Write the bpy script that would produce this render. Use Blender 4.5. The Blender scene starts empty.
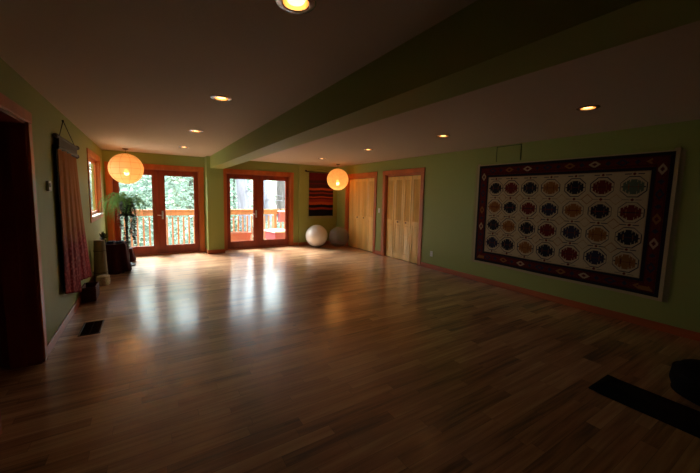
import bpy, math, random
from mathutils import Vector, Matrix, Quaternion
random.seed(7)
sc = bpy.context.scene
C = sc.collection
PI = math.pi

# ------------------------------------------------------------------ camera
def make_camera():
    yaw, pitch, roll, f = 0.5457924, 0.0961648, 0.0202456, 315.04
    fw = Vector((math.sin(yaw)*math.cos(pitch), math.cos(yaw)*math.cos(pitch), -math.sin(pitch)))
    r0 = Vector((math.cos(yaw), -math.sin(yaw), 0)); u0 = r0.cross(fw)
    rr = r0*math.cos(roll)+u0*math.sin(roll); uu = -r0*math.sin(roll)+u0*math.cos(roll)
    cam = bpy.data.cameras.new('camera'); cam.sensor_width = 36; cam.lens = f*36/700
    cam.shift_x = 10/700; cam.shift_y = -10/700; cam.clip_start = 0.05; cam.clip_end = 300
    o = bpy.data.objects.new('camera', cam); C.objects.link(o)
    m = Matrix((rr, uu, -fw)).transposed().to_4x4(); m.translation = (0, 0, 1.5)
    o.matrix_world = m; sc.camera = o
make_camera()

# ------------------------------------------------------------------ light
world = bpy.data.worlds.new('overcast_sky'); sc.world = world; world.use_nodes = True
wn = world.node_tree; wn.nodes.clear()
wo = wn.nodes.new('ShaderNodeOutputWorld'); wb = wn.nodes.new('ShaderNodeBackground')
wb.inputs[0].default_value = (0.84, 0.93, 1.0, 1); wb.inputs[1].default_value = 7.5
wn.links.new(wb.outputs[0], wo.inputs[0])
sun = bpy.data.lights.new('hazy_sun', 'SUN'); sun.energy = 37.0; sun.angle = math.radians(32); sun.color = (0.96, 0.97, 1.0)
so_ = bpy.data.objects.new('hazy_sun', sun); C.objects.link(so_)
so_.rotation_euler = Vector((.36, -.80, -.72)).to_track_quat('-Z', 'Y').to_euler()
def portal(name, loc, rot, sx, sy):
    l = bpy.data.lights.new(name, 'AREA'); l.shape = 'RECTANGLE'; l.size = sx; l.size_y = sy
    l.cycles.is_portal = True
    o = bpy.data.objects.new(name, l); C.objects.link(o); o.location = loc; o.rotation_euler = rot
portal('door_portal', (0.20, 8.84, 1.05), (-PI/2, 0, 0), 1.8, 1.95)
portal('door_portal', (2.635, 8.84, 1.05), (-PI/2, 0, 0), 1.8, 1.95)
portal('window_portal', (-1.03, 7.465, 1.58), (0, -PI/2, 0), 1.05, 1.2)
sc.view_settings.view_transform = 'Standard'; sc.view_settings.look = 'None'
sc.view_settings.gamma = 1; sc.view_settings.use_curve_mapping = False
sc.view_settings.exposure = -0.13

# ------------------------------------------------------------------ materials
def lin(c):
    return tuple(((v/12.92) if v <= 0.04045 else ((v+0.055)/1.055)**2.4) for v in c)
def mat(name, rgb, rough=0.6, metal=0.0, spec=0.5, srgb=True, noise=None, bump=None, emit=None, estr=0, coat=0):
    m = bpy.data.materials.new(name); m.use_nodes = True; nt = m.node_tree
    b = nt.nodes['Principled BSDF']; c = lin(rgb) if srgb else rgb
    b.inputs['Base Color'].default_value = (*c, 1); b.inputs['Roughness'].default_value = rough
    b.inputs['Metallic'].default_value = metal; b.inputs['Specular IOR Level'].default_value = spec
    b.inputs['Coat Weight'].default_value = coat
    tc = nt.nodes.new('ShaderNodeTexCoord')
    if noise:                      # (scale vector, amount) colour mottling
        sv, amt = noise
        mp = nt.nodes.new('ShaderNodeMapping'); mp.inputs['Scale'].default_value = sv
        n = nt.nodes.new('ShaderNodeTexNoise'); n.inputs['Scale'].default_value = 1; n.inputs['Detail'].default_value = 4
        r = nt.nodes.new('ShaderNodeMapRange'); r.inputs[1].default_value = .3; r.inputs[2].default_value = .7
        r.inputs[3].default_value = 1-amt; r.inputs[4].default_value = 1+amt
        mx = nt.nodes.new('ShaderNodeVectorMath'); mx.operation = 'SCALE'; mx.inputs[0].default_value = c
        nt.links.new(tc.outputs['Object'], mp.inputs[0]); nt.links.new(mp.outputs[0], n.inputs['Vector'])
        nt.links.new(n.outputs[0], r.inputs[0]); nt.links.new(r.outputs[0], mx.inputs['Scale'])
        nt.links.new(mx.outputs[0], b.inputs['Base Color'])
    if bump:
        s, st, d = bump
        n = nt.nodes.new('ShaderNodeTexNoise'); n.inputs['Scale'].default_value = s; n.inputs['Detail'].default_value = 3
        bp = nt.nodes.new('ShaderNodeBump'); bp.inputs['Strength'].default_value = st; bp.inputs['Distance'].default_value = d
        nt.links.new(tc.outputs['Object'], n.inputs['Vector']); nt.links.new(n.outputs[0], bp.inputs['Height'])
        nt.links.new(bp.outputs[0], b.inputs['Normal'])
    if emit:
        b.inputs['Emission Color'].default_value = (*emit, 1); b.inputs['Emission Strength'].default_value = estr
    return m

def floor_material():
    m = bpy.data.materials.new('maple_planks'); m.use_nodes = True; nt = m.node_tree; N = nt.nodes; L = nt.links
    b = N['Principled BSDF']
    def mth(op, a, b_=None, c=None):
        n = N.new('ShaderNodeMath'); n.operation = op
        for i, v in enumerate((a, b_, c)):
            if v is None: continue
            if isinstance(v, (int, float)): n.inputs[i].default_value = v
            else: L.new(v, n.inputs[i])
        return n.outputs[0]
    tc = N.new('ShaderNodeTexCoord'); sp = N.new('ShaderNodeSeparateXYZ'); L.new(tc.outputs['Object'], sp.inputs[0])
    x, y = sp.outputs[0], sp.outputs[1]
    yr = mth('DIVIDE', y, 0.084); row = mth('FLOOR', yr)
    w1 = N.new('ShaderNodeTexWhiteNoise'); w1.noise_dimensions = '1D'; L.new(row, w1.inputs['W'])
    u = mth('DIVIDE', mth('ADD', x, mth('MULTIPLY', w1.outputs['Value'], 7.3)), 0.78)
    col = mth('FLOOR', u)
    cb = N.new('ShaderNodeCombineXYZ'); L.new(row, cb.inputs[0]); L.new(col, cb.inputs[1])
    w2 = N.new('ShaderNodeTexWhiteNoise'); w2.noise_dimensions = '2D'; L.new(cb.outputs[0], w2.inputs['Vector'])
    # grain
    mp = N.new('ShaderNodeMapping'); mp.inputs['Scale'].default_value = (1.6, 26, 1); L.new(tc.outputs['Object'], mp.inputs[0])
    off = N.new('ShaderNodeVectorMath'); off.operation = 'SCALE'; L.new(w2.outputs['Color'], off.inputs[0]); off.inputs['Scale'].default_value = 30
    ad = N.new('ShaderNodeVectorMath'); L.new(mp.outputs[0], ad.inputs[0]); L.new(off.outputs[0], ad.inputs[1])
    g = N.new('ShaderNodeTexNoise'); g.inputs['Scale'].default_value = 1.3; g.inputs['Detail'].default_value = 5; L.new(ad.outputs[0], g.inputs['Vector'])
    v = mth('ADD', mth('MULTIPLY', w2.outputs['Value'], 0.66), mth('MULTIPLY', mth('SUBTRACT', g.outputs[0], 0.5), 1.6))
    v = mth('ADD', v, 0.20)
    cr = N.new('ShaderNodeValToRGB'); L.new(v, cr.inputs[0])
    e = cr.color_ramp.elements
    e[0].position = 0.0; e[0].color = (*lin((0.40, 0.28, 0.20)), 1)
    e[1].position = 1.0; e[1].color = (*lin((0.83, 0.67, 0.50)), 1)
    k = e.new(0.35); k.color = (*lin((0.64, 0.455, 0.32)), 1)
    k = e.new(0.7); k.color = (*lin((0.75, 0.57, 0.415)), 1)
    # small knots
    vo = N.new('ShaderNodeTexVoronoi'); vo.inputs['Scale'].default_value = 1.9; L.new(tc.outputs['Object'], vo.inputs['Vector'])
    kn = N.new('ShaderNodeMapRange'); L.new(vo.outputs['Distance'], kn.inputs[0]); kn.inputs[1].default_value = .025; kn.inputs[2].default_value = .06
    kn.inputs[3].default_value = .45; kn.inputs[4].default_value = 1
    fr = mth('FRACT', yr); g1 = mth('MINIMUM', fr, mth('SUBTRACT', 1, fr))
    fu = mth('FRACT', u); g2 = mth('MULTIPLY', mth('MINIMUM', fu, mth('SUBTRACT', 1, fu)), 9.4)
    gm = N.new('ShaderNodeMapRange'); L.new(mth('MINIMUM', g1, g2), gm.inputs[0]); gm.inputs[1].default_value = .008; gm.inputs[2].default_value = .03
    gm.inputs[3].default_value = .55; gm.inputs[4].default_value = 1
    sc1 = N.new('ShaderNodeVectorMath'); sc1.operation = 'SCALE'; L.new(cr.outputs[0], sc1.inputs[0]); L.new(mth('MULTIPLY', gm.outputs[0], kn.outputs[0]), sc1.inputs['Scale'])
    L.new(sc1.outputs[0], b.inputs['Base Color'])
    b.inputs['Roughness'].default_value = 0.34
    b.inputs['Coat Weight'].default_value = 0.9; b.inputs['Coat Roughness'].default_value = 0.17; b.inputs['Coat IOR'].default_value = 1.55
    b.inputs['Specular IOR Level'].default_value = 0.5
    # each board lies a hair out of true, which smears the reflections
    h = mth('ADD', mth('MULTIPLY', g.outputs[0], 0.5), mth('MULTIPLY', w2.outputs['Value'], 0.4))
    bp = N.new('ShaderNodeBump'); bp.inputs['Strength'].default_value = .25; bp.inputs['Distance'].default_value = .002
    L.new(h, bp.inputs['Height']); L.new(bp.outputs[0], b.inputs['Normal'])
    bp2 = N.new('ShaderNodeBump'); bp2.inputs['Strength'].default_value = .10; bp2.inputs['Distance'].default_value = .002
    L.new(h, bp2.inputs['Height']); L.new(bp2.outputs[0], b.inputs['Coat Normal'])
    return m

def vcol_material(name, rough=0.95, bumpscale=260):
    m = bpy.data.materials.new(name); m.use_nodes = True; nt = m.node_tree; b = nt.nodes['Principled BSDF']
    a = nt.nodes.new('ShaderNodeAttribute'); a.attribute_name = 'dye'
    nt.links.new(a.outputs['Color'], b.inputs['Base Color']); b.inputs['Roughness'].default_value = rough
    b.inputs['Specular IOR Level'].default_value = .1
    n = nt.nodes.new('ShaderNodeTexNoise'); n.inputs['Scale'].default_value = bumpscale
    bp = nt.nodes.new('ShaderNodeBump'); bp.inputs['Strength'].default_value = .4; bp.inputs['Distance'].default_value = .003
    nt.links.new(n.outputs[0], bp.inputs['Height']); nt.links.new(bp.outputs[0], b.inputs['Normal'])
    return m

def glass_material():
    m = bpy.data.materials.new('window_glass'); m.use_nodes = True; nt = m.node_tree; nt.nodes.clear()
    o = nt.nodes.new('ShaderNodeOutputMaterial'); mx = nt.nodes.new('ShaderNodeMixShader')
    t = nt.nodes.new('ShaderNodeBsdfTransparent'); g = nt.nodes.new('ShaderNodeBsdfGlossy'); g.inputs['Roughness'].default_value = 0.0
    lw = nt.nodes.new('ShaderNodeLayerWeight'); lw.inputs[0].default_value = .5
    pw = nt.nodes.new('ShaderNodeMath'); pw.operation = 'POWER'; pw.inputs[1].default_value = 5
    f = nt.nodes.new('ShaderNodeMath'); f.operation = 'MULTIPLY_ADD'; f.inputs[1].default_value = .6; f.inputs[2].default_value = .04
    nt.links.new(lw.outputs['Facing'], pw.inputs[0]); nt.links.new(pw.outputs[0], f.inputs[0])
    t.inputs[0].default_value = (.94, .97, .95, 1)
    nt.links.new(f.outputs[0], mx.inputs[0]); nt.links.new(t.outputs[0], mx.inputs[1]); nt.links.new(g.outputs[0], mx.inputs[2])
    nt.links.new(mx.outputs[0], o.inputs[0]); return m

def paper_material(name, rgb, glow, crinkle):
    m = bpy.data.materials.new(name); m.use_nodes = True; nt = m.node_tree; nt.nodes.clear(); N = nt.nodes
    o = N.new('ShaderNodeOutputMaterial'); tr = N.new('ShaderNodeBsdfTranslucent'); df = N.new('ShaderNodeBsdfDiffuse')
    tr.inputs[0].default_value = (*rgb, 1); df.inputs[0].default_value = (*rgb, 1)
    mx = N.new('ShaderNodeMixShader'); mx.inputs[0].default_value = .4
    em = N.new('ShaderNodeEmission'); em.inputs[0].default_value = (1, .46, .12, 1); em.inputs[1].default_value = glow
    ad = N.new('ShaderNodeAddShader')
    nt.links.new(tr.outputs[0], mx.inputs[1]); nt.links.new(df.outputs[0], mx.inputs[2])
    tp = N.new('ShaderNodeBsdfRefraction'); tp.inputs[0].default_value = (1, .72, .42, 1); tp.inputs['IOR'].default_value = 1.0; tp.inputs['Roughness'].default_value = .42
    m2 = N.new('ShaderNodeMixShader'); m2.inputs[0].default_value = .22
    nt.links.new(mx.outputs[0], m2.inputs[1]); nt.links.new(tp.outputs[0], m2.inputs[2])
    nt.links.new(m2.outputs[0], ad.inputs[0]); nt.links.new(em.outputs[0], ad.inputs[1]); nt.links.new(ad.outputs[0], o.inputs[0])
    tc = N.new('ShaderNodeTexCoord')
    if crinkle:
        n = N.new('ShaderNodeTexNoise'); n.inputs['Scale'].default_value = 14; n.inputs['Detail'].default_value = 5; n.inputs['Distortion'].default_value = 1.5
        nt.links.new(tc.outputs['Object'], n.inputs['Vector'])
        cr = N.new('ShaderNodeValToRGB'); cr.color_ramp.elements[0].position = .38; cr.color_ramp.elements[1].position = .55
        cr.color_ramp.elements[0].color = (*[v*.62 for v in rgb], 1); cr.color_ramp.elements[1].color = (*rgb, 1)
        nt.links.new(n.outputs[0], cr.inputs[0]); nt.links.new(cr.outputs[0], tr.inputs[0])
    return m

def robe_material():
    m = bpy.data.materials.new('robe_silk'); m.use_nodes = True; nt = m.node_tree; N = nt.nodes; L = nt.links
    b = N['Principled BSDF']; b.inputs['Roughness'].default_value = .8; b.inputs['Specular IOR Level'].default_value = .2
    tc = N.new('ShaderNodeTexCoord'); sp = N.new('ShaderNodeSeparateXYZ'); L.new(tc.outputs['Object'], sp.inputs[0])
    n = N.new('ShaderNodeTexNoise'); n.inputs['Scale'].default_value = 7; L.new(tc.outputs['Object'], n.inputs['Vector'])
    a = N.new('ShaderNodeMath'); a.operation = 'MULTIPLY_ADD'; L.new(n.outputs[0], a.inputs[0]); a.inputs[1].default_value = .35; L.new(sp.outputs[2], a.inputs[2])
    r = N.new('ShaderNodeMapRange'); L.new(a.outputs[0], r.inputs[0]); r.inputs[1].default_value = -.93; r.inputs[2].default_value = -.66
    v = N.new('ShaderNodeTexVoronoi'); v.inputs['Scale'].default_value = 24; L.new(tc.outputs['Object'], v.inputs['Vector'])
    cr = N.new('ShaderNodeValToRGB'); L.new(v.outputs['Distance'], cr.inputs[0])
    cr.color_ramp.elements[0].position = .2; cr.color_ramp.elements[0].color = (*lin((.66, .24, .23)), 1)
    cr.color_ramp.elements[1].position = .5; cr.color_ramp.elements[1].color = (*lin((.50, .07, .09)), 1)
    mx = N.new('ShaderNodeMix'); mx.data_type = 'RGBA'; L.new(r.outputs[0], mx.inputs[0]); L.new(cr.outputs[0], mx.inputs[6])
    mx.inputs[7].default_value = (*lin((.66, .40, .15)), 1); L.new(mx.outputs[2], b.inputs['Base Color'])
    return m

M = {}
M['wall'] = mat('green_wall_paint', (0.58, 0.60, 0.32), .55, bump=(120, .12, .002), spec=.35)
M['ceiling'] = mat('cream_ceiling_paint', (0.76, 0.68, 0.59), .8, bump=(55, .35, .004), spec=.2)
M['floor'] = floor_material()
M['fir'] = mat('stained_fir', (0.73, 0.37, 0.145), .38, noise=((6, 6, .8), .22))
M['fir_h'] = mat('stained_fir_baseboard', (0.68, 0.33, 0.14), .4, noise=((.8, .8, 8), .18))
M['doorwood'] = mat('door_fir', (0.55, 0.20, 0.07), .42, noise=((7, 7, .7), .25))
M['pine'] = mat('clear_pine', (0.95, 0.76, 0.42), .35, noise=((9, 9, .6), .14))
M['deckwood'] = mat('cedar_railing', (0.76, 0.52, 0.37), .7, noise=((9, 9, .8), .2))
M['deckfloor'] = mat('weathered_decking', (0.60, 0.52, 0.46), .8, noise=((1, 14, 1), .2))
M['glass'] = glass_material()
M['chrome'] = mat('brushed_nickel', (0.9, 0.9, 0.92), .35, .8)
M['white'] = mat('white_plastic', (0.88, 0.87, 0.83), .45)
M['dark'] = mat('blackened_wood', (0.13, 0.10, 0.09), .5)
M['black'] = mat('black_fabric', (0.05, 0.05, 0.055), .9, spec=.2, bump=(200, .4, .002))
M['hang'] = mat('dark_carved_wood', (0.17, 0.11, 0.085), .6, noise=((8, 30, 8), .3))
M['cord'] = mat('dark_cord', (0.16, 0.12, 0.09), .9)
M['vent'] = mat('bronze_register', (0.16, 0.12, 0.09), .35, .6)
M['vent_edge'] = mat('register_edge_highlight', (0.62, 0.60, 0.58), .35, .7)  # pale tone painting the window highlight on the register rim; not applied
M['hole'] = mat('duct_dark', (0.02, 0.02, 0.02), 1)
M['silver'] = mat('pearl_silver_vinyl', (0.92, 0.90, 0.87), .22, .15, noise=((5, 5, 5), .05))
M['can'] = mat('can_reflector', (0.85, 0.72, 0.55), .3, .6)
M['ring'] = mat('trim_ring_metal', (0.72, 0.72, 0.78), .22, .9)
M['bulb'] = mat('lit_bulb', (1, .8, .5), .5, emit=(1, .52, .17), estr=6)
M['maroon'] = mat('maroon_cloth', (0.22, 0.06, 0.07), .9, spec=.2, noise=((12, 12, 12), .25))
M['navy'] = mat('navy_cloth', (0.12, 0.15, 0.24), .85)
M['bluebowl'] = mat('blue_glaze', (0.30, 0.38, 0.55), .25)
M['matroll'] = mat('olive_mat_foam', (0.50, 0.47, 0.36), .85, noise=((3, 3, 12), .12), bump=(90, .4, .003))
M['woven'] = mat('pale_woven_straw', (0.88, 0.85, 0.78), .9, noise=((60, 60, 60), .35), bump=(60, .7, .01))
M['wicker'] = mat('dark_red_wicker', (0.34, 0.15, 0.11), .7, noise=((60, 60, 60), .4), bump=(60, .6, .01))

M['vine'] = mat('dark_vine_leaf', (0.16, 0.25, 0.12), .3, noise=((20, 20, 20), .3))
M['pot'] = mat('dark_glazed_pot', (0.17, 0.10, 0.08), .3)
M['terra'] = mat('terracotta', (0.80, 0.53, 0.43), .8)
M['redpaint'] = mat('faded_red_paint', (0.70, 0.36, 0.38), .6)
M['white_and_lit'] = mat('white_jar_and_lit_tops', (0.92, 0.90, 0.88), .5)  # white of the jar, also paints the light on the red boxes' tops
M['soil'] = mat('potting_soil', (0.2, 0.15, 0.11), 1)
M['bark'] = mat('grey_bark', (0.56, 0.54, 0.58), .95, noise=((9, 9, 1.2), .3), bump=(14, .8, .03))
M['barkdark'] = mat('brown_bark', (0.44, 0.40, 0.39), .95, noise=((9, 9, 1.2), .3), bump=(14, .8, .03))
def leaf_material(name, rgb, tr=.2):
    m = bpy.data.materials.new(name); m.use_nodes = True; nt = m.node_tree; nt.nodes.clear(); N = nt.nodes
    o = N.new('ShaderNodeOutputMaterial'); mx = N.new('ShaderNodeMixShader'); mx.inputs[0].default_value = tr
    d = N.new('ShaderNodeBsdfDiffuse'); t = N.new('ShaderNodeBsdfTranslucent'); c = lin(rgb)
    tc = N.new('ShaderNodeTexCoord'); n = N.new('ShaderNodeTexNoise'); n.inputs['Scale'].default_value = 2.2
    r = N.new('ShaderNodeMapRange'); r.inputs[1].default_value = .3; r.inputs[2].default_value = .7; r.inputs[3].default_value = .75; r.inputs[4].default_value = 1.25
    v = N.new('ShaderNodeVectorMath'); v.operation = 'SCALE'; v.inputs[0].default_value = c
    nt.links.new(tc.outputs['Object'], n.inputs['Vector']); nt.links.new(n.outputs[0], r.inputs[0]); nt.links.new(r.outputs[0], v.inputs['Scale'])
    nt.links.new(v.outputs[0], d.inputs[0]); nt.links.new(v.outputs[0], t.inputs[0])
    nt.links.new(d.outputs[0], mx.inputs[1]); nt.links.new(t.outputs[0], mx.inputs[2]); nt.links.new(mx.outputs[0], o.inputs[0]); return m
M['fern'] = leaf_material('fern_green', (0.46, 0.60, 0.34), .4)
M['leafA'] = leaf_material('pale_green_foliage', (0.63, 0.70, 0.65))
M['leafB'] = leaf_material('blue_green_foliage', (0.46, 0.57, 0.50))
M['leafC'] = leaf_material('grey_olive_foliage', (0.50, 0.53, 0.46))
M['ground'] = mat('forest_ground', (0.42, 0.48, 0.36), 1, noise=((1, 1, 1), .4))
M['rug'] = vcol_material('rug_wool'); M['tap'] = vcol_material('tapestry_wool')
M['fringe'] = mat('cream_wool_fringe', (0.66, 0.58, 0.46), .95, spec=.1)
M['frame_shade'] = mat('green_frame_shade', (0.30, 0.33, 0.16), .7)  # wall green darkened to paint the shadow line round the access panel
M['robe'] = robe_material()
M['paperA'] = paper_material('ribbed_lantern_paper', (.90, .62, .32), .20, False)
M['paperB'] = paper_material('mulberry_lantern_paper', (.92, .62, .28), .26, True)
M['rib'] = mat('lantern_rib', (0.75, 0.52, 0.26), .7)

def ball_clear():
    m = bpy.data.materials.new('smoky_clear_vinyl'); m.use_nodes = True; nt = m.node_tree; nt.nodes.clear(); N = nt.nodes
    o = N.new('ShaderNodeOutputMaterial'); t = N.new('ShaderNodeBsdfTransparent'); t.inputs[0].default_value = (.82, .78, .72, 1)
    p = N.new('ShaderNodeBsdfPrincipled'); p.inputs['Base Color'].default_value = (.42, .39, .35, 1); p.inputs['Roughness'].default_value = .12
    mx = N.new('ShaderNodeMixShader'); mx.inputs[0].default_value = .30
    nt.links.new(t.outputs[0], mx.inputs[1]); nt.links.new(p.outputs[0], mx.inputs[2]); nt.links.new(mx.outputs[0], o.inputs[0]); return m
M['smoky'] = ball_clear()

# ------------------------------------------------------------------ mesh helpers
class MB:
    def __init__(s): s.v = []; s.f = []; s.m = []; s.cur = 0
    def slot(s, i): s.cur = i; return s
    def add(s, vs, fs):
        n = len(s.v); s.v += [tuple(v) for v in vs]
        for f in fs: s.f.append(tuple(i+n for i in f)); s.m.append(s.cur)
        return s
    def box(s, x0, x1, y0, y1, z0, z1):
        vs = [(x, y, z) for x in (x0, x1) for y in (y0, y1) for z in (z0, z1)]
        return s.add(vs, [(0,1,3,2),(4,6,7,5),(0,4,5,1),(2,3,7,6),(0,2,6,4),(1,5,7,3)])
    def bbox(s, x0, x1, y0, y1, z0, z1, c=.004):       # box with chamfered edges
        vs = []; 
        X=(x0,x1);Y=(y0,y1);Z=(z0,z1); sg=(1,-1); idx={}
        for i in (0,1):
            for j in (0,1):
                for k in (0,1):
                    cx, cy, cz = X[i], Y[j], Z[k]; dx, dy, dz = sg[i]*c, sg[j]*c, sg[k]*c
                    for a, p in enumerate(((cx, cy+dy, cz+dz), (cx+dx, cy, cz+dz), (cx+dx, cy+dy, cz))):
                        idx[i,j,k,a] = len(vs); vs.append(p)
        F=[]
        for i in (0,1): F.append([idx[i,0,0,0],idx[i,0,1,0],idx[i,1,1,0],idx[i,1,0,0]][::(1 if i==0 else -1)])
        for j in (0,1): F.append([idx[0,j,0,1],idx[1,j,0,1],idx[1,j,1,1],idx[0,j,1,1]][::(1 if j==0 else -1)])
        for k in (0,1): F.append([idx[0,0,k,2],idx[0,1,k,2],idx[1,1,k,2],idx[1,0,k,2]][::(1 if k==0 else -1)])
        for a,b in ((0,1),(0,1)):
            pass
        for j in (0,1):
            for k in (0,1): F.append([idx[0,j,k,1],idx[1,j,k,1],idx[1,j,k,2],idx[0,j,k,2]])
        for i in (0,1):
            for k in (0,1): F.append([idx[i,0,k,0],idx[i,1,k,0],idx[i,1,k,2],idx[i,0,k,2]])
            for j in (0,1): F.append([idx[i,j,0,0],idx[i,j,1,0],idx[i,j,1,1],idx[i,j,0,1]])
        for i in (0,1):
            for j in (0,1):
                for k in (0,1): F.append([idx[i,j,k,0],idx[i,j,k,1],idx[i,j,k,2]])
        return s.add(vs, F)
    def rbox(s, c, size, rot):                           # rotated box; rot = Matrix 3x3
        c = Vector(c); h = Vector(size)/2
        vs = [c+rot@Vector((sx*h.x, sy*h.y, sz*h.z)) for sx in (-1,1) for sy in (-1,1) for sz in (-1,1)]
        return s.add(vs, [(0,1,3,2),(4,6,7,5),(0,4,5,1),(2,3,7,6),(0,2,6,4),(1,5,7,3)])
    def tube(s, pts, r, n=8, cap=True):
        pts = [Vector(p) for p in pts]; rs = r if isinstance(r, (list, tuple)) else [r]*len(pts)
        vs = []; fs = []; up = Vector((0, 0, 1)); prev = None
        for i, p in enumerate(pts):
            d = (pts[min(i+1, len(pts)-1)]-pts[max(i-1, 0)]).normalized()
            a = prev if prev is not None else (up if abs(d.z) < .9 else Vector((1, 0, 0)))
            u = (a-d*a.dot(d)).normalized(); w = d.cross(u); prev = u
            for k in range(n):
                t = 2*PI*k/n; vs.append(p+(u*math.cos(t)+w*math.sin(t))*rs[i])
        for i in range(len(pts)-1):
            for k in range(n): fs.append((i*n+k, i*n+(k+1)%n, (i+1)*n+(k+1)%n, (i+1)*n+k))
        if cap: fs += [tuple(range(n))[::-1], tuple((len(pts)-1)*n+k for k in range(n))]
        return s.add(vs, fs)
    def lathe(s, prof, c, n=32, axis='Z', caps=True):
        c = Vector(c); vs = []; fs = []
        for r, z in prof:
            for k in range(n):
                t = 2*PI*k/n; p = (r*math.cos(t), r*math.sin(t), z)
                if axis == 'X': p = (p[2], p[0], p[1])
                if axis == 'Y': p = (p[0], p[2], p[1])
                vs.append(c+Vector(p))
        for i in range(len(prof)-1):
            for k in range(n): fs.append((i*n+k, i*n+(k+1)%n, (i+1)*n+(k+1)%n, (i+1)*n+k))
        if caps and prof[0][0] > 1e-6: fs.append(tuple(range(n))[::-1])
        if caps and prof[-1][0] > 1e-6: fs.append(tuple((len(prof)-1)*n+k for k in range(n)))
        return s.add(vs, fs)
    def sphere(s, c, r, n=32, m=20, sz=1.0):
        prof = [(max(r*math.sin(PI*i/m), 1e-7), -r*sz*math.cos(PI*i/m)) for i in range(m+1)]
        return s.lathe(prof, c, n)
    def build(s, name, mats, parent=None, smooth=False, origin=None):
        if not isinstance(mats, (list, tuple)): mats = [mats]
        if origin is None:
            o_ = parent.get('_w') if parent is not None else None
            origin = Vector(o_) if o_ is not None else Vector((0, 0, 0))
        else: origin = Vector(origin)
        me = bpy.data.meshes.new(name); me.from_pydata([tuple(Vector(v)-origin) for v in s.v], [], s.f)
        for m_ in mats: me.materials.append(m_)
        for p, i in zip(me.polygons, s.m): p.material_index = i
        if smooth:
            me.polygons.foreach_set('use_smooth', [True]*len(me.polygons))
            try: me.set_sharp_from_angle(angle=math.radians(40))
            except Exception: pass
        me.update(); o = bpy.data.objects.new(name, me); C.objects.link(o)
        if parent is not None:
            pw = Vector(parent.get('_w', (0, 0, 0))); o.parent = parent; o.location = origin-pw
        else: o.location = origin
        o['_w'] = tuple(origin)
        return o

def fixnormals(o):
    import bmesh
    bm = bmesh.new(); bm.from_mesh(o.data); bmesh.ops.recalc_face_normals(bm, faces=bm.faces); bm.to_mesh(o.data); bm.free()
def thing(name, loc, label=None, cat=None, group=None, kind=None):
    o = bpy.data.objects.new(name, None); C.objects.link(o); o.location = loc; o['_w'] = tuple(loc); o.empty_display_size = .1
    return tag(o, label, cat, group, kind)
def tag(o, label=None, cat=None, group=None, kind=None):
    if label: o['label'] = label
    if cat: o['category'] = cat
    if group: o['group'] = group
    if kind: o['kind'] = kind
    return o
def struct(o): o['kind'] = 'structure'; return o

# ------------------------------------------------------------------ room shell
XL, XR, YE, YB, ZC = -0.84, 5.10, 8.65, -4.5, 2.40
def wall_x(name, y0, y1, x0, x1, z1, holes):     # wall running along X
    mb = MB(); cuts = sorted(holes); cur = x0
    for a, b, za, zb in cuts:
        if a > cur: mb.box(cur, a, y0, y1, 0, z1)
        if za > 0: mb.box(a, b, y0, y1, 0, za)
        mb.box(a, b, y0, y1, zb, z1); cur = b
    if x1 > cur: mb.box(cur, x1, y0, y1, 0, z1)
    return struct(mb.build(name, M['wall']))
def wall_y(name, x0, x1, y0, y1, z1, holes):
    mb = MB(); cur = y0
    for a, b, za, zb in sorted(holes):
        if a > cur: mb.box(x0, x1, cur, a, 0, z1)
        if za > 0: mb.box(x0, x1, a, b, 0, za)
        mb.box(x0, x1, a, b, zb, z1); cur = b
    if y1 > cur: mb.box(x0, x1, cur, y1, 0, z1)
    return struct(mb.build(name, M['wall']))
struct(MB().box(-2.7, 6.0, YB-.2, YE+.2, -.12, 0).build('floor', M['floor']))
wall_x('wall_back', YE, YE+.2, XL-.2, XR+.2, 2.6, [(-.70, 1.10, 0, 2.05), (1.74, 3.53, 0, 2.05)])
wall_y('wall_left', XL-.2, XL, YB, 5.0, 2.6, [(2.62, 3.58, 0, 2.05)])
wall_y('wall_left_far', XL-.09, XL, 5.0, YE, 2.6, [(6.70, 8.06, 1.06, 2.11)])
wall_y('wall_right', XR, XR+.2, YB, YE, 2.6, [(5.02, 6.23, 0, 2.05), (6.68, 8.00, 0, 2.05)])
wall_x('wall_front', YB-.2, YB, -2.7, XR+.2, 2.6, [])
struct(MB().box(3.80, XR, 8.605, YE, 0, ZC).build('wall_alcove', M['wall']))
struct(MB().box(1.23, 1.61, 8.30, YE, 0, ZC).build('wall_pillar', M['wall']))
struct(MB().box(1.31, 1.61, YB, 8.30, 2.115, ZC).build('ceiling_beam', M['wall']))
# hall beyond the doorway
hm = MB(); hm.box(-2.7, -2.6, YB, 5.0, 0, 2.6); hm.box(-2.6, XL-.2, 4.9, 5.0, 0, 2.6)
struct(hm.build('wall_hall', M['wall']))
# closet boxes
cm = MB(); cm.box(5.9, 6.0, 4.8, 8.2, 0, 2.6); cm.box(XR+.2, 5.9, 4.7, 4.8, 0, 2.6); cm.box(XR+.2, 5.9, 8.2, 8.3, 0, 2.6); cm.box(XR+.2, 5.9, 6.4, 6.5, 0, 2.6)
struct(cm.build('wall_closet', M['wall']))
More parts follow.
